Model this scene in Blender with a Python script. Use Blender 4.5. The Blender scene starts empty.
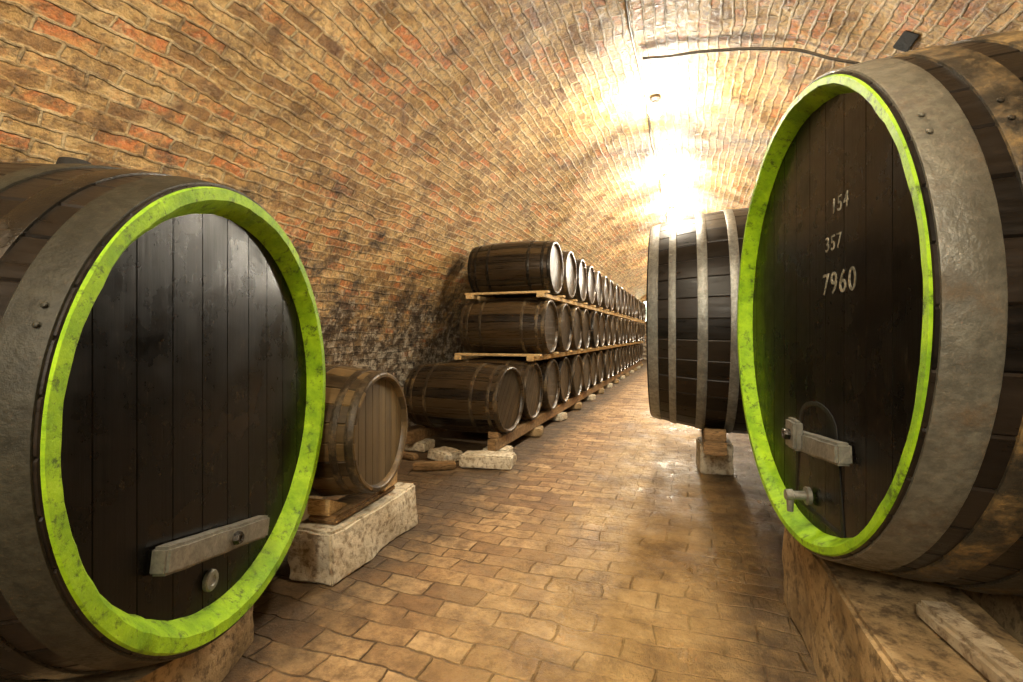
import bpy, bmesh, math, random
from mathutils import Vector, noise, Matrix
random.seed(4)
C = bpy.context.scene.collection
sc = bpy.context.scene
try:
    sc.view_settings.view_transform = 'Standard'
except Exception:
    pass

# ------------------------------------------------------------ materials
class M:
    def __init__(s, name):
        s.m = bpy.data.materials.new(name); s.m.use_nodes = True
        s.t = s.m.node_tree; s.b = s.t.nodes['Principled BSDF']
    def n(s, typ, ins=None, **props):
        nd = s.t.nodes.new(typ)
        for k, v in props.items(): setattr(nd, k, v)
        for k, v in (ins or {}).items():
            if isinstance(v, bpy.types.NodeSocket): s.t.links.new(v, nd.inputs[k])
            else: nd.inputs[k].default_value = v
        return nd
    def set(s, k, v):
        if isinstance(v, bpy.types.NodeSocket): s.t.links.new(v, s.b.inputs[k])
        else: s.b.inputs[k].default_value = v
    def noise(s, vec, scale, detail=4, rough=.55, out='Fac'):
        return s.n('ShaderNodeTexNoise', {'Vector': vec, 'Scale': scale, 'Detail': detail, 'Roughness': rough}).outputs[out]
    def ramp(s, fac, stops, interp='LINEAR'):
        r = s.n('ShaderNodeValToRGB', {'Fac': fac}); cr = r.color_ramp; cr.interpolation = interp
        while len(cr.elements) < len(stops): cr.elements.new(.5)
        for e, (p, c) in zip(cr.elements, stops):
            e.position = p; e.color = (c, c, c, 1) if not isinstance(c, tuple) else c + (1,)
        return r.outputs['Color']
    def mix(s, f, a, b, mode='MIX'):
        nd = s.n('ShaderNodeMix', data_type='RGBA', blend_type=mode)
        for k, v in ((0, f), (6, a), (7, b)):
            if isinstance(v, bpy.types.NodeSocket): s.t.links.new(v, nd.inputs[k])
            else: nd.inputs[k].default_value = (v + (1,)) if isinstance(v, tuple) else v
        return nd.outputs[2]
    def math(s, op, a, b=0.0, c=None, clamp=False):
        nd = s.n('ShaderNodeMath', operation=op); nd.use_clamp = clamp
        for i, v in enumerate((a, b) if c is None else (a, b, c)):
            if isinstance(v, bpy.types.NodeSocket): s.t.links.new(v, nd.inputs[i])
            else: nd.inputs[i].default_value = v
        return nd.outputs[0]
    def mapr(s, v, a, b, c=0., d=1.):
        return s.n('ShaderNodeMapRange', {'Value': v, 'From Min': a, 'From Max': b, 'To Min': c, 'To Max': d}).outputs[0]
    def obj(s): return s.n('ShaderNodeTexCoord').outputs['Object']
    def uv(s): return s.n('ShaderNodeTexCoord').outputs['UV']
    def pos(s): return s.n('ShaderNodeNewGeometry').outputs['Position']
    def mapping(s, vec, scale=(1, 1, 1), loc=(0, 0, 0)):
        return s.n('ShaderNodeMapping', {'Vector': vec, 'Scale': scale, 'Location': loc}).outputs[0]
    def sep(s, vec): return s.n('ShaderNodeSeparateXYZ', {'Vector': vec}).outputs
    def bump(s, h, strength=.5, dist=.01):
        s.set('Normal', s.n('ShaderNodeBump', {'Height': h, 'Strength': strength, 'Distance': dist}).outputs[0])

def distort(m, vec, amt, scale):
    nz = m.noise(vec, scale, 3, .6, 'Color')
    off = m.n('ShaderNodeVectorMath', {0: nz, 1: (.5, .5, .5)}, operation='SUBTRACT').outputs[0]
    off = m.n('ShaderNodeVectorMath', {0: off, 'Scale': amt * 2}, operation='SCALE').outputs[0]
    return m.n('ShaderNodeVectorMath', {0: vec, 1: off}, operation='ADD').outputs[0]
def brick_nodes(m, vec, w, h, mortar, d1=.04, s1=2.5, d2=.014, s2=14, smooth=.6):
    v2 = distort(m, distort(m, vec, d1, s1), d2, s2)
    b = m.n('ShaderNodeTexBrick', {'Vector': v2, 'Scale': 1.0, 'Color1': (0, 0, 0, 1), 'Color2': (1, 1, 1, 1),
            'Mortar': (.5, .5, .5, 1), 'Mortar Size': mortar, 'Mortar Smooth': smooth, 'Brick Width': w, 'Row Height': h})
    return b.outputs['Color'], b.outputs['Fac']

def mat_vault():
    m = M('vault_brick'); uv = m.uv(); pos = m.pos()
    rnd, fac = brick_nodes(m, uv, .235, .074, .010)
    big = m.noise(uv, 1.1, 5, .6)
    fine = m.noise(uv, 22, 6, .7); mid = m.noise(uv, 7, 7, .7)
    r2 = m.math('ADD', m.math('ADD', m.math('MULTIPLY', rnd, .55), m.math('MULTIPLY', big, .35)), m.math('MULTIPLY', m.math('SUBTRACT', mid, .5), .9))
    col = m.ramp(r2, [(.05, (.15, .07, .028)), (.2, (.40, .22, .08)), (.34, (.58, .36, .13)), (.48, (.74, .51, .22)),
                      (.60, (.70, .37, .13)), (.72, (.68, .22, .065)), (.84, (.82, .60, .32)), (1.0, (.60, .16, .05))])
    col = m.mix(m.ramp(fine, [(.38, .85), (.54, 0.)]), col, (.23, .13, .05))
    wr = m.ramp(m.noise(m.mapping(uv, (1, 1, 1), (2, 8, 0)), 4, 8, .75), [(.40, .25), (.56, .95)])
    mort = m.mix(m.ramp(mid, [(.38, 0.), (.60, 1.)]), (.26, .16, .065), (.86, .68, .38))
    col = m.mix(m.math('MULTIPLY', fac, wr), col, mort)
    sme = m.ramp(m.noise(m.mapping(uv, (1, 1.6, 1), (4, 9, 0)), 3.6, 11, .8), [(.53, 0.), (.65, .7)])
    col = m.mix(sme, col, (.84, .65, .34))
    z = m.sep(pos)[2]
    dk = m.ramp(m.noise(m.mapping(uv, (1, 1, 1), (14, 2, 0)), 2.6, 12, .82), [(.50, 0.), (.61, .85)])
    col = m.mix(dk, col, (.14, .075, .03))
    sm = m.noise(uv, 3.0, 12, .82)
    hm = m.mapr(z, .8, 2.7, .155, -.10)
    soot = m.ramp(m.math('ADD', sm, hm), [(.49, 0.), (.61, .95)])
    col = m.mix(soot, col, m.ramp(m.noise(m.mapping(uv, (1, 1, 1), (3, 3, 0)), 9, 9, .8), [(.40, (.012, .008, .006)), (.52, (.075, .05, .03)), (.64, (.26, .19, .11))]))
    ef = m.noise(m.mapping(uv, (1, 1, 1), (7, 3, 0)), 9, 10, .82)
    efm = m.ramp(m.math('ADD', ef, m.mapr(z, .8, 2.5, .07, -.09)), [(.54, 0.), (.62, .8)])
    col = m.mix(efm, col, (.60, .53, .40))
    m.set('Base Color', col); m.set('Roughness', m.mapr(fine, .3, .7, .38, .8))
    m.set('Specular IOR Level', .45)
    h = m.math('SUBTRACT', m.math('ADD', m.math('ADD', m.math('MULTIPLY', rnd, .7), m.math('MULTIPLY', fine, .8)), m.math('MULTIPLY', mid, 1.5)), m.math('MULTIPLY', m.math('MULTIPLY', fac, wr), .8))
    m.bump(h, 1., .024)
    return m.m

def mat_floor():
    m = M('floor_brick'); uv = m.uv()
    rnd, fac = brick_nodes(m, uv, .245, .118, .0065, .06, 1.7, .014, 9, .9)
    fine = m.noise(uv, 14, 7, .7); big = m.noise(uv, 1.3, 6, .6); mid = m.noise(uv, 5, 9, .75)
    col = m.ramp(m.math('ADD', m.math('MULTIPLY', rnd, .5), m.math('MULTIPLY', mid, .55)), [(.18, (.12, .062, .026)), (.40, (.29, .165, .068)), (.60, (.45, .285, .125)), (.88, (.60, .42, .22))])
    col = m.mix(m.ramp(fine, [(.38, .8), (.56, 0.)]), col, (.15, .08, .03))
    s = m.sep(uv)
    xx = m.math('ADD', s[0], m.math('MULTIPLY', m.math('SUBTRACT', big, .5), 1.3))
    mud = m.mapr(xx, -1.0, -.45, 0., 1.)
    wear = m.ramp(m.noise(m.mapping(uv, (1, 1, 1), (5, 5, 0)), 3.5, 7, .7), [(.38, .12), (.56, 1.)])
    fc = m.math('MULTIPLY', m.math('MULTIPLY', fac, wear), m.mapr(mud, 0., 1., .9, .35))
    col = m.mix(fc, col, (.08, .045, .017))
    mudc = m.ramp(m.noise(uv, 3.2, 12, .78), [(.34, (.15, .09, .032)), (.5, (.38, .25, .095)), (.66, (.58, .41, .19))])
    col = m.mix(m.math('MULTIPLY', mud, .78), col, mudc)
    dk = m.ramp(m.noise(m.mapping(uv, (1, 1, 1), (9, 4, 0)), 2.2, 11, .8), [(.50, 0.), (.62, .65)])
    col = m.mix(dk, col, (.11, .06, .024))
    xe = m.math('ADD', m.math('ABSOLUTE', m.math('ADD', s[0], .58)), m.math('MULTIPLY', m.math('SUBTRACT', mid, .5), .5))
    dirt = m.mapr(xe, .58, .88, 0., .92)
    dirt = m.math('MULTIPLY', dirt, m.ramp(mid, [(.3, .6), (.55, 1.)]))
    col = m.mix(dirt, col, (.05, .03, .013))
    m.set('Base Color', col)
    wet = m.math('MULTIPLY', mud, m.ramp(m.noise(m.mapping(uv, (1, .7, 1), (3, 1, 0)), 2.3, 8, .7), [(.42, .0), (.60, 1.)]))
    m.set('Roughness', m.math('ADD', m.mapr(wet, 0., 1., .55, .18), m.math('MULTIPLY', fine, .18)))
    m.set('Specular IOR Level', .42)
    h = m.math('SUBTRACT', m.math('ADD', m.math('ADD', m.math('MULTIPLY', rnd, .5), m.math('MULTIPLY', fine, .7)), m.math('MULTIPLY', mid, 1.6)), m.math('MULTIPLY', m.math('MULTIPLY', fac, wear), .9))
    h = m.math('MULTIPLY', h, m.mapr(wet, 0., 1., 1., .4))
    m.bump(h, .95, .02)
    return m.m

def mat_stave(name, dark, light, nst, rough=.42, bump=.35, spec=.5):
    m = M(name); o = m.obj(); s = m.sep(o)
    ang = m.math('ARCTAN2', s[2], s[1])
    idx = m.math('FLOOR', m.math('MULTIPLY', m.math('ADD', ang, math.pi), nst / (2 * math.pi)))
    wn = m.n('ShaderNodeTexWhiteNoise', {'W': idx}, noise_dimensions='1D').outputs[0]
    g = m.noise(m.mapping(o, (2.5, 45, 45)), 1.0, 6, .65)
    b = m.noise(o, 3.5, 5, .6)
    f = m.math('ADD', m.math('ADD', m.math('MULTIPLY', wn, .35), m.math('MULTIPLY', g, .45)), m.math('MULTIPLY', b, .35))
    col = m.ramp(f, [(.35, dark), (.85, light)])
    m.set('Base Color', col); m.set('Roughness', m.mapr(g, .3, .7, rough - .1, rough + .15)); m.set('Specular IOR Level', spec)
    m.bump(m.math('ADD', g, m.math('MULTIPLY', b, .5)), bump, .004)
    return m.m

def mat_head(name, dark, light, pw, rough=.4, spots=0., spec=.5):
    m = M(name); o = m.obj(); s = m.sep(o)
    idx = m.math('FLOOR', m.math('MULTIPLY', s[1], 1.0 / pw))
    wn = m.n('ShaderNodeTexWhiteNoise', {'W': idx}, noise_dimensions='1D').outputs[0]
    g = m.noise(m.mapping(o, (45, 45, 2.2)), 1.0, 7, .7)
    b = m.noise(o, 4, 6, .65)
    f = m.math('ADD', m.math('ADD', m.math('MULTIPLY', wn, .2), m.math('MULTIPLY', g, .5)), m.math('MULTIPLY', b, .4))
    col = m.ramp(f, [(.38, dark), (.9, light)])
    if spots:
        sp = m.noise(m.mapping(o, (24, 24, 9)), 1.0, 8, .8)
        col = m.mix(m.ramp(sp, [(.60, 0.), (.74, spots)]), col, (.14, .105, .06))
    m.set('Base Color', col); m.set('Roughness', m.mapr(b, .35, .65, rough - .1, rough + .15)); m.set('Specular IOR Level', spec)
    m.bump(m.math('ADD', g, b), .25, .003)
    return m.m

def mat_metal(name, base, rust, amt=.5, rough=.45, metallic=.5, spec=.5):
    m = M(name); o = m.obj()
    n1 = m.noise(o, 7, 10, .75); n2 = m.noise(o, 40, 5, .7); n3 = m.noise(m.mapping(o, (1, 1, 1), (3, 3, 3)), 3, 9, .7)
    msk = m.ramp(n1, [(amt - .03, 0.), (amt + .1, 1.)])
    col = m.mix(msk, base, rust); col = m.mix(m.ramp(n2, [(.4, .6), (.58, 0.)]), col, tuple(c * .4 for c in base))
    col = m.mix(m.ramp(n3, [(.46, 0.), (.64, .7)]), col, tuple(c * .35 for c in base))
    m.set('Base Color', col); m.set('Metallic', m.mapr(msk, 0., 1., metallic, 0.)); m.set('Roughness', m.mapr(msk, 0., 1., rough, .8)); m.set('Specular IOR Level', spec)
    m.bump(m.math('ADD', n2, m.math('MULTIPLY', n1, .6)), .6, .006)
    return m.m

def mat_rough(name, a, b, c=None, scale=5, rough=.75, stretch=(1, 1, 1), bumpd=.01, bs=.6):
    m = M(name); o = m.mapping(m.obj(), stretch)
    n1 = m.noise(o, scale, 8, .65); n2 = m.noise(o, scale * 6, 6, .7)
    col = m.mix(m.ramp(n1, [(.38, 0.), (.62, 1.)]), a, b)
    if c: col = m.mix(m.ramp(n2, [(.38, .8), (.52, 0.)]), col, c)
    m.set('Base Color', col); m.set('Roughness', rough); m.set('Specular IOR Level', .3)
    m.bump(m.math('ADD', n1, n2), bs, bumpd)
    return m.m

def mat_green():
    m = M('green_paint'); o = m.obj()
    n1 = m.noise(o, 9, 9, .75); n2 = m.noise(o, 26, 9, .8); n3 = m.noise(m.mapping(o, (1, 1, 1), (5, 1, 2)), 5, 10, .8)
    col = m.mix(m.ramp(n1, [(.35, 0.), (.65, 1.)]), (.13, .29, .002), (.34, .58, .008))
    col = m.mix(m.ramp(n2, [(.38, .85), (.47, 0.)]), col, (.035, .06, .008))
    col = m.mix(m.ramp(n3, [(.56, 0.), (.68, .5)]), col, (.10, .18, .010))
    col = m.mix(m.ramp(n1, [(.62, 0.), (.74, .35)]), col, (.50, .64, .10))
    m.set('Base Color', col); m.set('Roughness', .45); m.set('Specular IOR Level', .3); m.bump(m.math('ADD', n2, n3), .8, .008)
    return m.m

def mat_emit(name, col, st):
    m = M(name); m.set('Base Color', col + (1,)); m.set('Emission Color', col + (1,)); m.set('Emission Strength', st)
    return m.m

VAULT = mat_vault(); FLOOR = mat_floor(); GREEN = mat_green()
BIG_ST = mat_stave('dark_cask_staves', (.003, .0025, .002), (.018, .013, .009), 38, .34, .35, .2)
BIG_HD = mat_head('dark_cask_head', (.0016, .0014, .0012), (.008, .006, .0045), .125, .27, .30, .11)
MID_ST = mat_stave('aged_oak_staves', (.014, .009, .004), (.14, .09, .036), 22, .38, .35, .38)
MID_HD = mat_head('aged_oak_head', (.05, .035, .017), (.19, .135, .065), .07, .5, 0, .3)
RK_ST = mat_stave('stacked_oak_staves', (.003, .002, .0015), (.055, .033, .013), 22, .30, .35, .38)
RK_HD = mat_head('stacked_oak_head', (.010, .007, .004), (.075, .05, .024), .07, .38, 0, .3)
GRAY = mat_metal('gray_painted_iron', (.034, .032, .022), (.024, .018, .010), .56, .48, .1, .2)
GRAY2 = mat_metal('pale_gray_painted_iron', (.15, .145, .115), (.085, .06, .033), .53, .34, .25, .4)
RUST = mat_metal('rusty_iron', (.04, .034, .024), (.19, .12, .04), .49, .40, .3, .4)
DARKI = mat_metal('dark_iron', (.02, .017, .013), (.045, .03, .016), .56, .26, .5, .45)
HOOPB = mat_metal('brown_iron_hoop', (.06, .045, .028), (.18, .115, .04), .52, .30, .5)
SILV = mat_metal('silvery_iron', (.26, .27, .25), (.13, .11, .08), .58, .36, .45)
STONEW = mat_rough('pale_stone', (.48, .41, .29), (.70, .64, .50), (.20, .14, .08), 5, .8, bumpd=.02)
STONEB = mat_rough('dusty_stone', (.34, .26, .16), (.54, .45, .31), (.14, .09, .05), 5, .8, bumpd=.02)
STONET = mat_rough('tan_stone', (.20, .135, .062), (.42, .30, .155), (.07, .045, .025), 4, .8, bumpd=.02)
PLANK = mat_rough('pale_plank', (.46, .30, .12), (.68, .50, .25), (.18, .10, .04), 5, .7, (1, 6, 6), .004)
TIMBER = mat_rough('old_timber', (.15, .09, .038), (.34, .21, .095), (.04, .025, .012), 5, .7, (1, 6, 6), .006)
GRAYW = mat_metal('weathered_gray_bar', (.20, .195, .165), (.10, .09, .065), .57, .38, .35, .5)
DARKW = mat_rough('black_door_wood', (.002, .002, .002), (.006, .005, .004), None, 6, .6, (1, 6, 1), .004)
CHALK = mat_rough('faded_white_paint', (.06, .055, .035), (.27, .25, .19), (.02, .017, .013), 22, .7, bumpd=.001)
BLACK = mat_rough('black_rubber', (.008, .008, .007), (.015, .013, .011), None, 8, .7)
PIPE = mat_metal('conduit_metal', (.12, .10, .075), (.2, .12, .06), .6, .4, .5)
BULB = mat_emit('lit_bulb', (1., .97, .92), 200)
DAY = mat_emit('daylight_pane', (.85, 1., .80), 6)

# ------------------------------------------------------------ object helpers
def link(o): C.objects.link(o); return o
def mesh_obj(name, me, parent=None, loc=(0, 0, 0), rot=(0, 0, 0)):
    o = bpy.data.objects.new(name, me); link(o); o.location = loc; o.rotation_euler = rot
    if parent: o.parent = parent
    return o
def top(o, label, cat, group=None):
    o['label'] = label; o['category'] = cat
    if group: o['group'] = group
    return o
def empty(name, loc, rz=0):
    o = bpy.data.objects.new(name, None); o.empty_display_size = .1; link(o)
    o.location = loc; o.rotation_euler = (0, 0, rz); return o
def bm_mesh(name, bm, mat, smooth=False, angle=None):
    bmesh.ops.recalc_face_normals(bm, faces=bm.faces)
    me = bpy.data.meshes.new(name); bm.to_mesh(me); bm.free()
    if mat: me.materials.append(mat)
    if smooth:
        me.polygons.foreach_set('use_smooth', [True] * len(me.polygons))
        if angle:
            try: me.set_sharp_from_angle(angle=math.radians(angle))
            except Exception: pass
    return me

def add_lathe(bm, prof, angs, rfun=None, closed=False):
    rings = []
    for (x, r, k) in prof:
        ring = []
        for a in angs:
            rr = r + (rfun(a) * k if rfun else 0)
            t = a[0] if isinstance(a, tuple) else a
            ring.append(bm.verts.new((x, rr * math.cos(t), rr * math.sin(t))))
        rings.append(ring)
    n = len(angs); m = len(rings)
    for i in range(m if closed else m - 1):
        A = rings[i]; B = rings[(i + 1) % m]
        for j in range(n):
            bm.faces.new((A[j], A[(j + 1) % n], B[(j + 1) % n], B[j]))
    return rings

def head_mesh(name, x, R, pw, mat, sign, off=0.0):
    bm = bmesh.new(); g = .0007 if R > .5 else .0011; th = .012
    y = -math.ceil(R / pw) * pw
    while y < R:
        a = max(y + g, -R + .001); b = min(y + pw - g, R - .001)
        if b > a + .004:
            ys = [a + (b - a) * i / 6 for i in range(7)]
            def z(v): return math.sqrt(max(R * R - v * v, 1e-6))
            outer = [(v, -z(v)) for v in ys] + [(v, z(v)) for v in reversed(ys)]
            cy = (a + b) / 2
            def ins(v): return cy + (v - cy) * max(0, 1 - .0015 / max((b - a) / 2, .01))
            f = [bm.verts.new((x, ins(p[0]), p[1])) for p in outer]
            k = [bm.verts.new((x - sign * .0015, p[0], p[1])) for p in outer]
            k2 = [bm.verts.new((x - sign * th, p[0], p[1])) for p in outer]
            bm.faces.new(f); N = len(f)
            for P, Q in ((f, k), (k, k2)):
                for i in range(N): bm.faces.new((P[i], P[(i + 1) % N], Q[(i + 1) % N], Q[i]))
        y += pw
    vs = [bm.verts.new((x - sign * (th * .5), R * math.cos(t), R * math.sin(t))) for t in [2 * math.pi * i / 64 for i in range(64)]]
    bm.faces.new(vs)
    return bm_mesh(name, bm, mat)

def barrel_parts(pfx, Rh, Rb, L, nst, hoops, mats, th=.035, inset=.04, rimw=.05, pw=.08, rimmat=None, segm=20):
    def r(x): return Rb - (Rb - Rh) * (abs(2 * x / L)) ** 2.0
    parts = []
    angs = []
    for i in range(nst):
        a0 = -math.pi + 2 * math.pi * i / nst; w = 2 * math.pi / nst
        e = .006 / Rb
        angs += [(a0, 1), (a0 + e, 0), (a0 + w * .33, 0), (a0 + w * .66, 0), (a0 + w - e, 0)]
    rf = lambda a: -.0045 * a[1]
    bm = bmesh.new()
    xs = [-L / 2 + L * i / segm for i in range(segm + 1)]
    prof = [(-L / 2 + inset, Rh - rimw, 0), (-L / 2 + .004, Rh - th, 0), (-L / 2, Rh - th + .004, .0), (-L / 2, Rh - .004, 1)]
    prof += [(x, r(x), 1) for x in [-L / 2 + .004] + xs[1:-1] + [L / 2 - .004]]
    if rimmat: prof += [(L / 2, Rh - .01, 0), (L / 2 - .03, Rh - th, 0), (L/2 - inset, Rh - rimw, 0)]
    else: prof += [(L / 2, Rh - .004, 1), (L / 2, Rh - th + .004, 0), (L / 2 - .004, Rh - th, 0), (L / 2 - inset, Rh - rimw, 0)]
    add_lathe(bm, prof, angs, rf)
    parts.append(('staves', bm_mesh(pfx + '_staves', bm, mats[0], True, 28), None))
    if rimmat:
        bm = bmesh.new()
        ra = [2 * math.pi * i / 160 for i in range(160)]
        wv = lambda a: .004 * noise.noise(Vector((math.cos(a) * 4, math.sin(a) * 4, 1.3))) + .004 * noise.noise(Vector((math.cos(a) * 15, math.sin(a) * 15, 1.3)))
        add_lathe(bm, [(L / 2 - .002, Rh - .004, 0), (L / 2 + .003, Rh - .008, .5), (L / 2 + .003, Rh - rimw * .55, 1),
                       (L / 2 - .006, Rh - rimw * .68, 1), (L / 2 - inset + .002, Rh - rimw - .006, 1), (L / 2 - inset - .006, Rh - rimw - .004, 0)], ra, wv)
        parts.append(('painted_rim', bm_mesh(pfx + '_rim', bm, rimmat, True, 40), 'worn lime green painted rim'))
    parts.append(('head', head_mesh(pfx + '_head', L / 2 - inset, Rh - rimw + .004, pw, mats[1], 1), None))
    parts.append(('head', head_mesh(pfx + '_headb', -L / 2 + inset, Rh - rimw + .004, pw, mats[1], -1), None))
    for (xc, w, mat, lab) in hoops:
        bm = bmesh.new(); t = .004 if Rh < .5 else .007
        x0, x1 = xc - w / 2, xc + w / 2
        ang = [2 * math.pi * i / 96 for i in range(96)]
        xm = (x0 + x1) / 2
        add_lathe(bm, [(x0, r(x0) - .004, 0), (x0, r(x0) + t * .8, 0), (x0 + .003, r(x0) + t, 0), (xm, r(xm) + t, 0), (x1 - .003, r(x1) + t, 0), (x1, r(x1) + t * .8, 0), (x1, r(x1) - .004, 0)], ang)
        if Rh > .5:
            for a in (2.72, 2.78, .5, .57):
                for dx in (-w * .22, w * .22):
                    rr = r(xc) + t
                    ret = bmesh.ops.create_uvsphere(bm, u_segments=8, v_segments=6, radius=.007)
                    bmesh.ops.scale(bm, vec=(1, 1, .5), verts=ret['verts'])
                    bmesh.ops.rotate(bm, cent=(0, 0, 0), matrix=Matrix.Rotation(a - math.pi / 2, 3, 'X'), verts=ret['verts'])
                    bmesh.ops.translate(bm, vec=(xc + dx, rr * math.cos(a), rr * math.sin(a)), verts=ret['verts'])
        parts.append(('hoop', bm_mesh(pfx + '_hoop', bm, mat, True, 35), lab))
    return parts

def join_parts(name, parts):
    me = bpy.data.meshes.new(name); bm = bmesh.new(); mats = []
    for (_, p, _l) in parts:
        n0 = len(bm.faces); bm.from_mesh(p); bm.faces.ensure_lookup_table()
        m = p.materials[0]
        if m not in mats: mats.append(m)
        k = mats.index(m)
        for f in bm.faces[n0:]: f.material_index = k
    bm.to_mesh(me); bm.free()
    for m in mats: me.materials.append(m)
    return me

def place_barrel(name, parts, cx, cy, cz, Rb, rz, rx=0.0):
    e = empty(name, (cx, cy, cz - Rb), rz)
    for (n, me, lab) in parts:
        o = mesh_obj(n, me, e, (0, 0, Rb), (rx, 0, 0))
        if lab: o['label'] = lab
    return e

def block(name, size, loc, mat, rz=0, amp=.01, cuts=7, parent=None, bevel=.012, seed=0, rot=None, world=True):
    bm = bmesh.new(); bmesh.ops.create_cube(bm, size=1)
    for v in bm.verts: v.co = Vector((v.co.x * size[0], v.co.y * size[1], v.co.z * size[2]))
    if bevel: bmesh.ops.bevel(bm, geom=list(bm.edges), offset=min(bevel, min(size) * .3), segments=2, affect='EDGES')
    if amp:
        es = [e for e in bm.edges if e.calc_length() > max(size) / (cuts + 1)]
        bmesh.ops.subdivide_edges(bm, edges=es, cuts=cuts, use_grid_fill=True)
        for v in bm.verts:
            p = v.co * 6 + Vector((seed * 3.1, loc[0] * 5, loc[1] * 5))
            d = noise.noise_vector(p) * amp + noise.noise_vector(p * 3.1) * amp * .4
            if v.co.z < -size[2] / 2 + .004: d.z = 0
            d.z = min(d.z, 0)
            v.co += d
    me = bm_mesh(name, bm, mat, True, 40)
    return mesh_obj(name, me, parent, (loc[0], loc[1], loc[2] + size[2] / 2), rot or (0, 0, rz))

def saddle(name, xw, y0, y1, ch, R, mat, cx, cy, rz, lx, zmax, label, amp=.006):
    bm = bmesh.new(); n = 26; nx = 5; nz = 5
    cols = []
    for i in range(n + 1):
        y = y0 + (y1 - y0) * i / n
        zt = ch - math.sqrt(max(R * R - y * y, 0)) if abs(y) < R * .98 else zmax
        zt = min(zt, zmax)
        row = []
        for j in range(nx + 1):
            x = lx - xw / 2 + xw * j / nx
            for k in range(nz + 1):
                row.append(bm.verts.new((x, y, zt * k / nz)))
        cols.append(row)
    W = nz + 1
    def idx(j, k): return j * W + k
    for i in range(n):
        A, B = cols[i], cols[i + 1]
        for k in range(nz):
            bm.faces.new((A[idx(0, k)], B[idx(0, k)], B[idx(0, k + 1)], A[idx(0, k + 1)]))
            bm.faces.new((A[idx(nx, k)], A[idx(nx, k + 1)], B[idx(nx, k + 1)], B[idx(nx, k)]))
        for j in range(nx):
            bm.faces.new((A[idx(j, nz)], B[idx(j, nz)], B[idx(j + 1, nz)], A[idx(j + 1, nz)]))
            bm.faces.new((A[idx(j, 0)], A[idx(j + 1, 0)], B[idx(j + 1, 0)], B[idx(j, 0)]))
    for A in (cols[0], cols[-1]):
        for j in range(nx):
            for k in range(nz):
                bm.faces.new((A[idx(j, k)], A[idx(j + 1, k)], A[idx(j + 1, k + 1)], A[idx(j, k + 1)]))
    bm.normal_update()
    for v in bm.verts:
        p = v.co * 5 + Vector((cx * 3, cy * 2, lx))
        d = noise.noise_vector(p) * amp * 2 + noise.noise_vector(p * 3) * amp
        d.z = min(d.z, 0) * (1 if v.co.z > .01 else 0)
        v.co += d
    me = bm_mesh(name, bm, mat, True, 40)
    o = mesh_obj(name, me, None, (cx, cy, 0), (0, 0, rz))
    return top(o, label, 'support block')

# ------------------------------------------------------------ room shell
CX, RV, SP = -.30, 3.0, .40
Y0, Y1 = -3.5, 23.0
def vault_profile():
    pts = [(CX - RV, 0), (CX - RV, .13), (CX - RV, .27)]
    n = 90
    for i in range(n + 1):
        a = math.pi - math.pi * i / n
        pts.append((CX + RV * math.cos(a), SP + RV * math.sin(a)))
    pts += [(CX + RV, .27), (CX + RV, .13), (CX + RV, 0)]
    return pts
P = vault_profile()
S = [0]
for i in range(1, len(P)): S.append(S[-1] + math.hypot(P[i][0] - P[i - 1][0], P[i][1] - P[i - 1][1]))
def vdisp(x, y, z):
    d = Vector((CX - x, 0, max(SP - z, -9)));
    if d.length < .01: d = Vector((0, 0, -1))
    d.normalize()
    if z < SP: d = Vector((1 if x < CX else -1, 0, 0))
    k = noise.noise(Vector((x, y, z)) * .8) * .06 + noise.noise(Vector((x * 3, y * 3, z * 3))) * .03
    return Vector((x, y, z)) + d * k
def vault_piece(name, i0, i1):
    bm = bmesh.new(); uvl = bm.loops.layers.uv.new('UVMap')
    ny = 230; grid = []
    for j in range(ny + 1):
        y = Y0 + (Y1 - Y0) * j / ny
        grid.append([bm.verts.new(vdisp(P[i][0], y, P[i][1])) for i in range(i0, i1 + 1)])
    for j in range(ny):
        ya = Y0 + (Y1 - Y0) * j / ny; yb = Y0 + (Y1 - Y0) * (j + 1) / ny
        for i in range(i1 - i0):
            f = bm.faces.new((grid[j][i], grid[j][i + 1], grid[j + 1][i + 1], grid[j + 1][i]))
            for lp, uv in zip(f.loops, ((ya, S[i0 + i]), (ya, S[i0 + i + 1]), (yb, S[i0 + i + 1]), (yb, S[i0 + i]))):
                lp[uvl].uv = uv
            f.smooth = True
    me = bpy.data.meshes.new(name); bm.to_mesh(me); bm.free(); me.materials.append(VAULT)
    o = mesh_obj(name, me); o['kind'] = 'structure'; return o
a, b = 18, len(P) - 1 - 18
vault_piece('wall_left', 0, a); vault_piece('ceiling', a, b); vault_piece('wall_right', b, len(P) - 1)
def end_wall(name, y, win=None):
    bm = bmesh.new(); uvl = bm.loops.layers.uv.new('UVMap')
    vs = [bm.verts.new((p[0], y, p[1])) for p in P]
    f = bm.faces.new(vs)
    for lp in f.loops: lp[uvl].uv = (lp.vert.co.x, lp.vert.co.z)
    me = bpy.data.meshes.new(name); bm.to_mesh(me); bm.free(); me.materials.append(VAULT)
    o = mesh_obj(name, me); o['kind'] = 'structure'
end_wall('wall_back', Y1 - .01); end_wall('wall_front', Y0 + .01)
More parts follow.
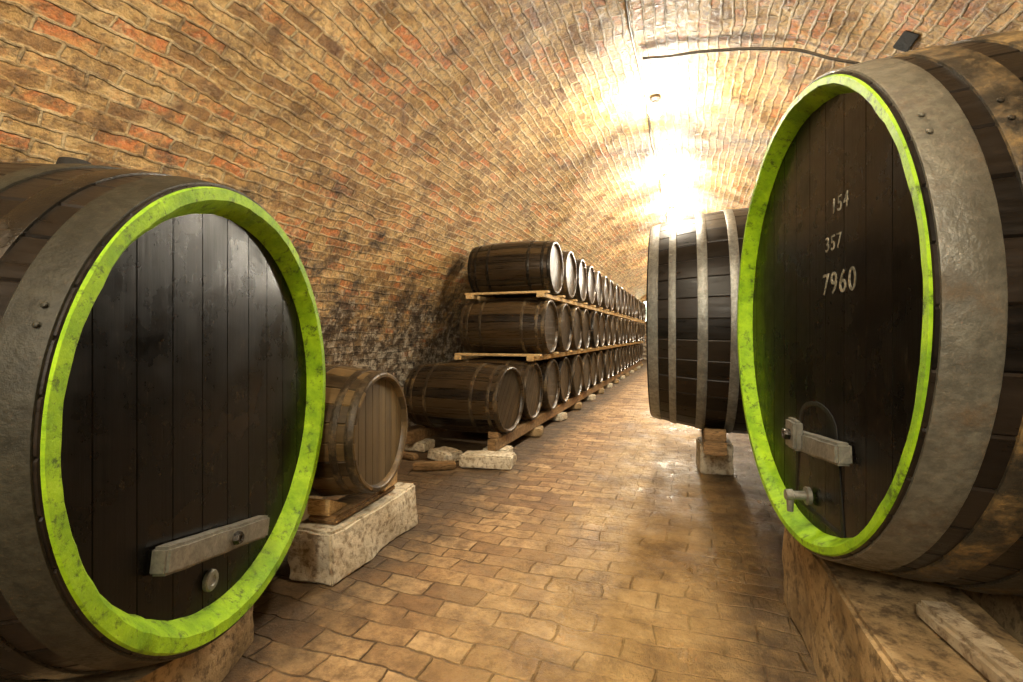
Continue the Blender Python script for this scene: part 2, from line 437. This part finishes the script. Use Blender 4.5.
def arch_mesh(name, w, h, mat, t=.04, inner=None):
    def out(w, h):
        pts = [(-w / 2, 0), (w / 2, 0), (w / 2, h - w / 2)]
        pts += [(w / 2 * math.cos(q), h - w / 2 + w / 2 * math.sin(q)) for q in [math.pi * i / 12 for i in range(1, 12)]]
        pts += [(-w / 2, h - w / 2)]; return pts
    bm = bmesh.new(); o = out(w, h)
    if inner is None:
        fr = [bm.verts.new((p[0], -t, p[1])) for p in o]; bk = [bm.verts.new((p[0], 0, p[1])) for p in o]
        bm.faces.new(fr); bm.faces.new(bk)
        for i in range(len(o)): bm.faces.new((fr[i], fr[(i + 1) % len(o)], bk[(i + 1) % len(o)], bk[i]))
    else:
        q = [(p[0], p[1] + inner) for p in out(w - 2 * inner, h - 2 * inner)]
        R = []
        for pts, yy in ((o, 0), (o, -t), (q, -t), (q, 0)): R.append([bm.verts.new((p[0], yy, p[1])) for p in pts])
        for k in range(4):
            A, B = R[k], R[(k + 1) % 4]
            for i in range(len(o)): bm.faces.new((A[i], A[(i + 1) % len(o)], B[(i + 1) % len(o)], B[i]))
    return bm_mesh(name, bm, mat)
we = empty('window_1', (-1.75, Y1 - .02, 1.75)); we['kind'] = 'structure'
mesh_obj('pane', arch_mesh('pane', .95, 1.0, DAY, .02), we)
mesh_obj('window_frame', arch_mesh('wf', 1.1, 1.1, TIMBER, .1, .08), we, (0, 0, -.05))
# black block set flush, its colour standing in for shade in a putlog hole
hx_, hy_ = 1.256, 3.65; hz_ = SP + math.sqrt(RV ** 2 - (hx_ - CX) ** 2)
hp = vdisp(hx_, hy_, hz_); ha = math.atan2(hz_ - SP, hx_ - CX)
ho = block('hole_shade_1', (.09, .20, .05), (0, 0, 0), BLACK, 0, .004, 4, bevel=.006)
ho.location = hp + Vector((math.cos(ha), 0, math.sin(ha))) * .012; ho.rotation_euler = (0, math.pi / 2 - ha, 0); ho['kind'] = 'structure'

bm = bmesh.new(); uvl = bm.loops.layers.uv.new('UVMap')
nx, ny = 60, 260; g = []
for j in range(ny + 1):
    y = Y0 + (Y1 - Y0) * j / ny
    g.append([bm.verts.new((CX - RV + 2 * RV * i / nx, y, -abs(noise.noise(Vector((i * .22, y * 2.1, 0)))) * .02)) for i in range(nx + 1)])
for j in range(ny):
    for i in range(nx):
        f = bm.faces.new((g[j][i], g[j][i + 1], g[j + 1][i + 1], g[j + 1][i])); f.smooth = True
        for lp in f.loops: lp[uvl].uv = (lp.vert.co.x, lp.vert.co.y)
me = bpy.data.meshes.new('floor'); bm.to_mesh(me); bm.free(); me.materials.append(FLOOR)
fl = mesh_obj('floor', me); fl['kind'] = 'structure'

# ------------------------------------------------------------ big cask fittings
def head_fit(parent, name, me, x, a, dz, Rb, rot=(0, 0, 0), label=None):
    o = mesh_obj(name, me, parent, (x, a, Rb + dz), rot)
    if label: o['label'] = label
    return o
def bar_mesh(name, Lb, hb, tb, mat, amp=.003):
    bm = bmesh.new(); bmesh.ops.create_cube(bm, size=1)
    for v in bm.verts: v.co = Vector((v.co.x * tb, v.co.y * Lb, v.co.z * hb))
    bmesh.ops.bevel(bm, geom=list(bm.edges), offset=.008, segments=2, affect='EDGES')
    es = [e for e in bm.edges if abs((e.verts[0].co - e.verts[1].co).y) > .06]
    bmesh.ops.subdivide_edges(bm, edges=es, cuts=14, use_grid_fill=True)
    for v in bm.verts: v.co += noise.noise_vector(v.co * 14) * amp
    return bm_mesh(name, bm, mat, True, 40)
def disc_mesh(name, R, t, mat, seg=28):
    bm = bmesh.new()
    rings = add_lathe(bm, [(0, R, 0), (t * .7, R, 0), (t, R * .88, 0), (t, R * .5, 0), (t * .8, R * .42, 0)], [2 * math.pi * i / seg for i in range(seg)])
    bm.faces.new(rings[-1]); bm.faces.new(rings[0])
    return bm_mesh(name, bm, mat, True, 35)
def door_mesh(name, w0, w1, h, t, mat):
    bm = bmesh.new(); pts = [(-w0 / 2, 0), (w0 / 2, 0), (w1 / 2, h * .8)] + [(w1 / 2 * math.cos(q), h * .8 + h * .2 * math.sin(q)) for q in [math.pi * i / 10 for i in range(1, 10)]] + [(-w1 / 2, h * .8)]
    n = len(pts)
    A = [bm.verts.new((0, p[0], p[1])) for p in pts]; B = [bm.verts.new((t, p[0], p[1])) for p in pts]
    Cc = [bm.verts.new((t, p[0] * .9, h * .03 + p[1] * .94)) for p in pts]; D = [bm.verts.new((t * .6, p[0] * .86, h * .045 + p[1] * .91)) for p in pts]
    for Q, W in ((A, B), (B, Cc), (Cc, D)):
        for i in range(n): bm.faces.new((Q[i], Q[(i + 1) % n], W[(i + 1) % n], W[i]))
    bm.faces.new(D); bm.faces.new(A)
    return bm_mesh(name, bm, mat)

# left big cask
L1, Rh1, Rb1 = 1.15, .675, .735
h1 = [(L1 / 2 - .052, .085, GRAY, 'gray painted iron hoop'), (L1 / 2 - .18, .06, DARKI, None), (L1 / 2 - .31, .05, GRAY, None),
      (-.06, .06, DARKI, None), (-L1 / 2 + .36, .06, DARKI, None), (-L1 / 2 + .09, .10, GRAY, 'gray painted iron hoop')]
p1 = barrel_parts('cask_a', Rh1, Rb1, L1, 38, h1, (BIG_ST, BIG_HD), .05, .055, .072, .125, GREEN, 28)
rz1 = math.radians(20.2)
n1 = Vector((math.cos(rz1), math.sin(rz1)))
c1 = Vector((-1.34, 1.16)) - n1 * L1 / 2
B1 = place_barrel('wine_cask', p1, c1.x, c1.y, .925, Rb1, rz1)
top(B1, 'large black oak cask with lime green rim and gray latch bar', 'barrel')
fx = L1 / 2 - .055
head_fit(B1, 'latch_bar', bar_mesh('bar', .52, .072, .05, GRAYW), fx + .026, -.085, -.40, Rb1, (math.radians(-12), 0, 0), 'weathered gray latch bar')
head_fit(B1, 'bolt', disc_mesh('bolt', .020, .02, DARKI, 6), fx + .05, -.045, -.408, Rb1)
head_fit(B1, 'bung', disc_mesh('bung', .031, .014, SILV), fx + .002, -.10, -.512, Rb1, (0, 0, 0), 'pale round tap bung')
head_fit(B1, 'bung', disc_mesh('bungtop', .045, .06, BLACK), .03, 0, Rb1 - .012, Rb1, (0, math.radians(-90), 0), 'black top bung')

# right big cask
L2, Rh2, Rb2 = 1.5, .75, .815
h2 = [(L2 / 2 - .058, .095, GRAY2, 'pale gray painted iron hoop'), (L2 / 2 - .185, .075, RUST, 'rusty iron hoop'), (L2 / 2 - .33, .08, RUST, 'rusty iron hoop'),
      (0.12, .08, DARKI, None), (-.25, .08, RUST, None), (-L2 / 2 + .09, .11, GRAY, 'gray painted iron hoop')]
p2 = barrel_parts('cask_b', Rh2, Rb2, L2, 38, h2, (BIG_ST, BIG_HD), .04, .055, .050, .125, GREEN, 30)
rz2 = math.radians(188.3)
n2 = Vector((math.cos(rz2), math.sin(rz2)))
c2 = Vector((.333, 1.896)) - n2 * L2 / 2
B2 = place_barrel('wine_cask', p2, c2.x, c2.y, 1.205, Rb2, rz2)
top(B2, 'huge dark cask with green rim and stenciled 7960', 'barrel')
fx = L2 / 2 - .055
head_fit(B2, 'manhole_door', door_mesh('door2', .40, .30, .38, .008, DARKW), fx - .005, .06, -.655, Rb2)
head_fit(B2, 'latch_bar', bar_mesh('bar2', .36, .065, .045, GRAYW), fx + .028, .14, -.405, Rb2, (math.radians(5), 0, 0), 'weathered gray latch bar')
head_fit(B2, 'latch_block', bar_mesh('bar3', .09, .10, .03, GRAYW), fx + .060, .03, -.39, Rb2, (0, 0, 0), 'gray clamp block')
head_fit(B2, 'bolt', disc_mesh('bolt2', .020, .02, DARKI, 6), fx + .074, .03, -.39, Rb2)
bm = bmesh.new(); an = [2 * math.pi * i / 18 for i in range(18)]
rg = add_lathe(bm, [(0, .030, 0), (.012, .030, 0), (.015, .016, 0), (.05, .014, 0), (.053, .02, 0), (.075, .018, 0)], an); bm.faces.new(rg[0]); bm.faces.new(rg[-1])
ret = bmesh.ops.create_cone(bm, cap_ends=True, segments=12, radius1=.010, radius2=.013, depth=.05, matrix=Matrix.Translation((.06, 0, -.03)))
head_fit(B2, 'tap', bm_mesh('tap', bm, GRAYW, True, 35), fx + .008, .02, -.60, Rb2, (0, 0, 0), 'gray metal tap')
def text_mesh(s, size):
    cu = bpy.data.curves.new('stencil', 'FONT'); cu.body = s; cu.size = size; cu.extrude = .0008; cu.align_x = 'CENTER'; cu.align_y = 'CENTER'
    cu.space_character = 1.2
    o = bpy.data.objects.new('tmp', cu); link(o); dg = bpy.context.evaluated_depsgraph_get()
    me = bpy.data.meshes.new_from_object(o.evaluated_get(dg)); bpy.data.objects.remove(o)
    me.materials.clear(); me.materials.append(CHALK); return me
for s, sz, a_, dz in (('7960', .096, .215, .10), ('357', .066, .18, .225), ('154', .066, .225, .335)):
    head_fit(B2, 'painted_number', text_mesh(s, sz), fx + .001, a_, dz, Rb2, (math.radians(90), 0, math.radians(90)), 'faded white stenciled number ' + s)

# second right cask
L3, Rh3, Rb3 = 1.5, .80, .90
h3 = [(L3 / 2 - .045, .07, SILV, 'silvery iron hoop'), (L3 / 2 - .175, .05, SILV, 'silvery iron hoop'), (L3 / 2 - .37, .065, SILV, 'silvery iron hoop'), (L3 / 2 - .57, .06, SILV, 'silvery iron hoop'),
      (-.13, .07, SILV, 'silvery iron hoop'), (-.40, .07, SILV, None), (-L3 / 2 + .06, .10, SILV, None)]
p3 = barrel_parts('cask_c', Rh3, Rb3, L3, 38, h3, (BIG_ST, BIG_HD), .045, .05, .06, .13, None, 26)
B3 = place_barrel('wine_cask', p3, -.30 + L3 / 2, 4.35, 1.26, Rb3, math.radians(181))
top(B3, 'huge black cask with silvery iron hoops on stone blocks', 'barrel')

# small barrel, left
L4, Rh4, Rb4 = .92, .30, .345
hs = lambda L, m: [(s * (L / 2 - o), w, m, None) for s in (1, -1) for o, w in ((.025, .04), (.10, .035), (.27, .035))]
p4 = barrel_parts('barrel_a', Rh4, Rb4, L4, 22, hs(L4, HOOPB), (MID_ST, MID_HD), .022, .028, .03, .07, None, 18)
rz4 = math.radians(8.3); n4 = Vector((math.cos(rz4), math.sin(rz4))); c4 = Vector((-1.49, 2.13)) - n4 * L4 / 2
B4 = place_barrel('wine_barrel', p4, c4.x, c4.y, .65, Rb4, rz4)
top(B4, 'small brown oak barrel with round head on a stone block', 'barrel')
top(block('stone_block', (.25, .78, .25), (-1.66, 2.16, 0), STONEW, math.radians(2), .020, seed=2), 'whitewashed rough stone block under a small oak barrel', 'stone block')
top(block('stone_block', (.24, .80, .25), (-2.22, 2.05, 0), STONET, math.radians(6), .014, seed=3), 'rough tan stone block behind the small barrel', 'stone block')
top(block('wooden_board', (.16, .56, .04), (-1.66, 2.12, .25), TIMBER, math.radians(4), .003, 5), 'old wooden board on a stone block', 'board')
top(block('wooden_board', (.14, .55, .04), (-2.20, 2.05, .25), TIMBER, math.radians(6), .003, 5), 'old wooden board on a stone block', 'board')
def wedge(name, size, loc, rz, mat, label):
    bm = bmesh.new(); w, l, h = size
    v = [bm.verts.new(p) for p in ((-w / 2, -l / 2, 0), (w / 2, -l / 2, 0), (w / 2, l / 2, 0), (-w / 2, l / 2, 0), (-w / 2, l / 2, h), (w / 2, l / 2, h), (-w/2, -l/2, h*.12), (w/2, -l/2, h*.12))]
    for f in ((0, 1, 2, 3), (0, 1, 7, 6), (3, 2, 5, 4), (6, 7, 5, 4), (0, 3, 4, 6), (1, 2, 5, 7)): bm.faces.new([v[i] for i in f])
    bmesh.ops.bevel(bm, geom=list(bm.edges), offset=.004, segments=1, affect='EDGES')
    return top(mesh_obj(name, bm_mesh(name, bm, mat), None, loc, (0, 0, rz)), label, 'wedge')
wedge('wooden_wedge', (.12, .16, .08), (-1.64, 2.32, .29), rz4, PLANK, 'pale wooden wedge chocking the small barrel')
wedge('wooden_wedge', (.12, .16, .08), (-1.67, 1.92, .29), rz4 + math.pi, PLANK, 'pale wooden wedge chocking the small barrel')

def rr(x, L, Rh, Rb): return Rb - (Rb - Rh) * (2 * x / L) ** 2
for lx, mt in ((L1 / 2 - .22, STONET), (-L1 / 2 + .25, STONET)):
    saddle('stone_cradle', .22, -.40, .26, .925, rr(lx, L1, Rh1, Rb1) + .012, mt, c1.x, c1.y, rz1, lx, .35, 'rough brown stone cradle under the large cask')
top(block('stone_block', (.36, 1.45, .393), (.60, 1.66, 0), STONET, math.radians(3), .016, 10, seed=12), 'long tan sandstone block under the huge cask', 'stone block')
top(block('stone_beam', (.08, .70, .05), (.66, 1.26, .393), STONEB, math.radians(9), .008, seed=7), 'dusty stone strip lying on the sandstone block', 'stone beam')
saddle('stone_cradle', .30, -.35, .62, 1.205, rr(-.02, L2, Rh2, Rb2) + .012, STONET, c2.x, c2.y, rz2, -.02, .72, 'rough tan stone cradle under the huge cask')
saddle('stone_cradle', .26, -.35, .50, 1.205, rr(-L2 / 2 + .25, L2, Rh2, Rb2) + .012, STONET, c2.x, c2.y, rz2, -L2 / 2 + .25, .52, 'rough tan stone cradle under the huge cask')
top(block('stone_block', (.26, .28, .26), (.20, 4.45, 0), STONEW, .1, .014, seed=5), 'pale stone block under the black cask', 'stone block')
top(block('stone_block', (.28, .30, .26), (1.02, 4.40, 0), STONET, .1, .014, seed=6), 'tan stone block under the black cask', 'stone block')
for lx in (.27, -.30):
    bx = -.30 + L3 / 2 - lx
    hb = 1.26 - rr(lx, L3, Rh3, Rb3) - .26 - .004
    top(block('timber_beam', (.16, 1.1, hb), (bx, 4.40, .26), TIMBER, 0, .004, 6), 'reddish brown timber beam carrying the black cask', 'beam')
    for sy, rzz in ((.34, 0), (-.34, math.pi)):
        wedge('wooden_wedge', (.15, .22, .09), (bx, 4.35 + sy * 1.1, .26 + hb), rzz, TIMBER, 'brown wooden wedge chocking the black cask')

# ------------------------------------------------------------ stacked barrels
LR, RhR, RbR = 1.05, .31, .345
rk = barrel_parts('rack', RhR, RbR, LR, 22, hs(LR, DARKI), (RK_ST, RK_HD), .022, .028, .03, .07, None, 16)
rk2 = barrel_parts('rack2', RhR, RbR, LR, 22, hs(LR, HOOPB), (RK_ST, RK_HD), .022, .028, .03, .07, None, 16)
joined = join_parts('stacked_barrel', barrel_parts('rack3', RhR, RbR, LR, 22, hs(LR, HOOPB), (RK_ST, RK_HD), .022, .028, .03, .07, None, 8))
rows = [(-1.60, 4.42, .53, 20), (-1.51, 5.45, 1.245, 18), (-1.48, 5.66, 1.96, 18)]
G = 'stacked oak barrels along the wall'
labs = ['dark hooped oak barrel on timber skids of the bottom tier', 'dark hooped oak barrel on the middle tier', 'dark hooped oak barrel on the top tier']
protos = {}
def copy_thing(proto):
    e = proto.copy(); C.objects.link(e)
    for ch in proto.children:
        c = ch.copy(); C.objects.link(c); c.parent = e
    return e
for t, (hx, ys, cz, n) in enumerate(rows):
    for k in range(n):
        y = ys + k * .722; jx = random.uniform(-.015, .015); rz = random.uniform(-.012, .012); roll = random.uniform(-3, 3)
        if t == 0 and k == 0: rz = -.08; jx = .0; y -= .02
        if k < 7:
            v = random.choice((0, 1)) if not (t == 0 and k == 0) else 1
            if v not in protos:
                e = place_barrel('wine_barrel', (rk, rk2)[v], 0, 0, RbR, RbR, 0); protos[v] = e
            else: e = copy_thing(protos[v])
            e.location = (hx - LR / 2 + jx, y, cz - RbR); e.rotation_euler = (0, 0, rz)
            for c in e.children: c.rotation_euler = (roll, 0, 0)
        else:
            e = mesh_obj('wine_barrel', joined, None, (hx - LR / 2 + jx, y, cz), (roll, 0, rz))
        top(e, labs[t], 'barrel', G)
RE = .332
def rails(zb, zt, hx, y0, y1, mat, label, mid=None):
    for dx in (-.085, -LR + .085):
        top(block('wooden_rail', (.08, y1 - y0, zt - zb), (hx + dx, (y0 + y1) / 2, zb), mat, 0, 0, bevel=.006), label, 'rail', 'rails carrying the stacked barrels')
rails(.09, .53 - RE, -1.60, 4.05, 18.5, TIMBER, 'long timber skid under the bottom tier of barrels')
rails(.53 + RE, 1.245 - RE, -1.55, 5.02, 18.2, PLANK, 'long pale rail between bottom and middle tiers of barrels')
rails(1.245 + RE, 1.96 - RE, -1.49, 5.20, 18.3, PLANK, 'long pale rail between middle and top tiers of barrels')
for (hx, ys, cz, n) in rows[1:]:
    for k in range(n):
        w_ = .11 if k else .09
        top(block('cross_board', (LR - .01, w_, .026), (hx - LR / 2 - .01, ys - .361 + k * .722, cz - RE), PLANK, 0, 0, bevel=.004), 'pale cross board laid over the rails between barrels', 'board', 'cross boards in the barrel stack')
for k in range(14):
    for dx in (-.10, -LR + .10):
        top(block('stone_slab', (.24, .22, .09), (-1.60 + dx, 4.25 + k * 1.07, 0), STONEW if k % 2 == 0 else STONET, random.uniform(-.2, .2), .004, 4, seed=k), 'rough stone slab propping up the timber skids', 'stone slab', 'stone slabs under the skids')
wedge('wooden_wedge', (.10, .12, .06), (-1.70, 4.18, .53 - RE), math.pi, TIMBER, 'brown wooden wedge chocking the lowest barrel')
top(block('stone_slab', (.46, .20, .11), (-1.66, 3.92, 0), STONEW, .15, .014, seed=31), 'flat pale stone slab at the foot of the stack', 'stone slab')
top(block('stone_slab', (.28, .2, .09), (-2.12, 3.98, 0), STONEW, -.4, .014, seed=32), 'flat pale stone lying by the stack', 'stone slab')
top(block('wood_scrap', (.36, .10, .06), (-2.05, 3.66, 0), TIMBER, .5, .004, 5), 'short scrap of old timber on the floor', 'wood scrap')
top(block('wood_scrap', (.26, .08, .05), (-2.48, 3.90, 0), TIMBER, -.3, .004, 5), 'short scrap of old timber on the floor', 'wood scrap')

# ------------------------------------------------------------ lamps, cable, conduit
LX = -.30
def curve_obj(name, pts, r, mat, label, cat):
    cu = bpy.data.curves.new(name, 'CURVE'); cu.dimensions = '3D'; cu.bevel_depth = r; cu.bevel_resolution = 3
    s = cu.splines.new('POLY'); s.points.add(len(pts) - 1)
    for p, q in zip(s.points, pts): p.co = (*q, 1)
    o0 = bpy.data.objects.new('tmp', cu); link(o0); dg = bpy.context.evaluated_depsgraph_get()
    me = bpy.data.meshes.new_from_object(o0.evaluated_get(dg)); bpy.data.objects.remove(o0)
    me.materials.clear(); me.materials.append(mat)
    return top(mesh_obj(name, me), label, cat)
apex = SP + RV
curve_obj('electrical_cable', [(LX - .09 + .01 * math.sin(y * 3), y, vdisp(LX - .09, y, apex).z - .024) for y in [-.5 + .25 * i for i in range(90)]], .010, PIPE, 'thin gray cable running along the crown of the vault', 'cable')
pts = []
for i in range(22):
    x = LX - .05 + 1.5 * i / 21; z = SP + math.sqrt(RV * RV - (x - CX) ** 2)
    p = vdisp(x, 4.0, z); d = Vector((CX - x, 0, SP - z)).normalized(); p += d * .035; pts.append(tuple(p))
curve_obj('conduit_pipe', pts, .011, PIPE, 'thin metal conduit crossing the brick vault', 'pipe')

def lamp_meshes():
    an = [2 * math.pi * i / 24 for i in range(24)]
    out = []
    for nm, prof, mt in (('lamp_base', [(0, .05, 0), (-.02, .05, 0), (-.03, .038, 0), (-.045, .026, 0), (-.06, .024, 0)], PIPE),
                         ('lamp_bulb', [(-.060, .016, 0), (-.075, .026, 0), (-.10, .052, 0), (-.13, .062, 0), (-.16, .052, 0), (-.18, .028, 0), (-.187, .004, 0)], BULB)):
        bm = bmesh.new(); rg = add_lathe(bm, prof, an); bm.faces.new(rg[0]); bm.faces.new(rg[-1])
        for v in bm.verts: v.co = Vector((v.co.z, v.co.y, v.co.x))
        out.append(bm_mesh(nm, bm, mt, True, 35))
    return out
base, bulb = lamp_meshes()
def lamp(y, power, x=LX, col=(1., .92, .74)):
    z = SP + math.sqrt(RV ** 2 - (x - CX) ** 2); p = vdisp(x, y, z)
    e = empty('ceiling_lamp', tuple(p)); top(e, 'small bare bulb ceiling lamp glowing on the brick vault', 'lamp', 'lamps along the vault crown')
    mesh_obj('lamp_base', base, e); mesh_obj('bulb', bulb, e)
    ld = bpy.data.lights.new('bulb_light', 'POINT'); ld.energy = power; ld.color = col; ld.shadow_soft_size = .07
    lo = bpy.data.objects.new('bulb_light', ld); link(lo); lo.parent = e; lo.location = (0, 0, -.21)
for y, pw_ in ((4.75, 190), (7.15, 210), (9.0, 210), (11.6, 250), (14.4, 250), (17.4, 250), (20.4, 250)): lamp(y, pw_)
for y, pw_, x in ((1.6, 115, LX), (-.6, 150, LX), (-2.4, 130, LX)): lamp(y, pw_, x, (1., .88, .64))

ad = bpy.data.lights.new('fill_light', 'AREA'); ad.shape = 'RECTANGLE'; ad.size = 1.6; ad.size_y = .9; ad.energy = 80; ad.color = (1., .92, .75)  # unseen area light added behind the camera to brighten the near end
ao = bpy.data.objects.new('fill_light', ad); link(ao); ao.location = (-.3, -1.6, 2.3)
ao.rotation_euler = (math.radians(68), 0, math.radians(5))

w = bpy.data.worlds.new('world'); sc.world = w; w.use_nodes = True
w.node_tree.nodes['Background'].inputs[0].default_value = (1., .85, .6, 1); w.node_tree.nodes['Background'].inputs[1].default_value = .1

# ------------------------------------------------------------ camera
cd = bpy.data.cameras.new('camera'); cd.lens = 17; cd.sensor_width = 36; cd.shift_y = -6 / 1023; cd.clip_start = .05
co = bpy.data.objects.new('camera', cd); link(co); co.location = (0, 0, 1.15); co.rotation_euler = (math.radians(90), 0, math.radians(20.2))
sc.camera = co
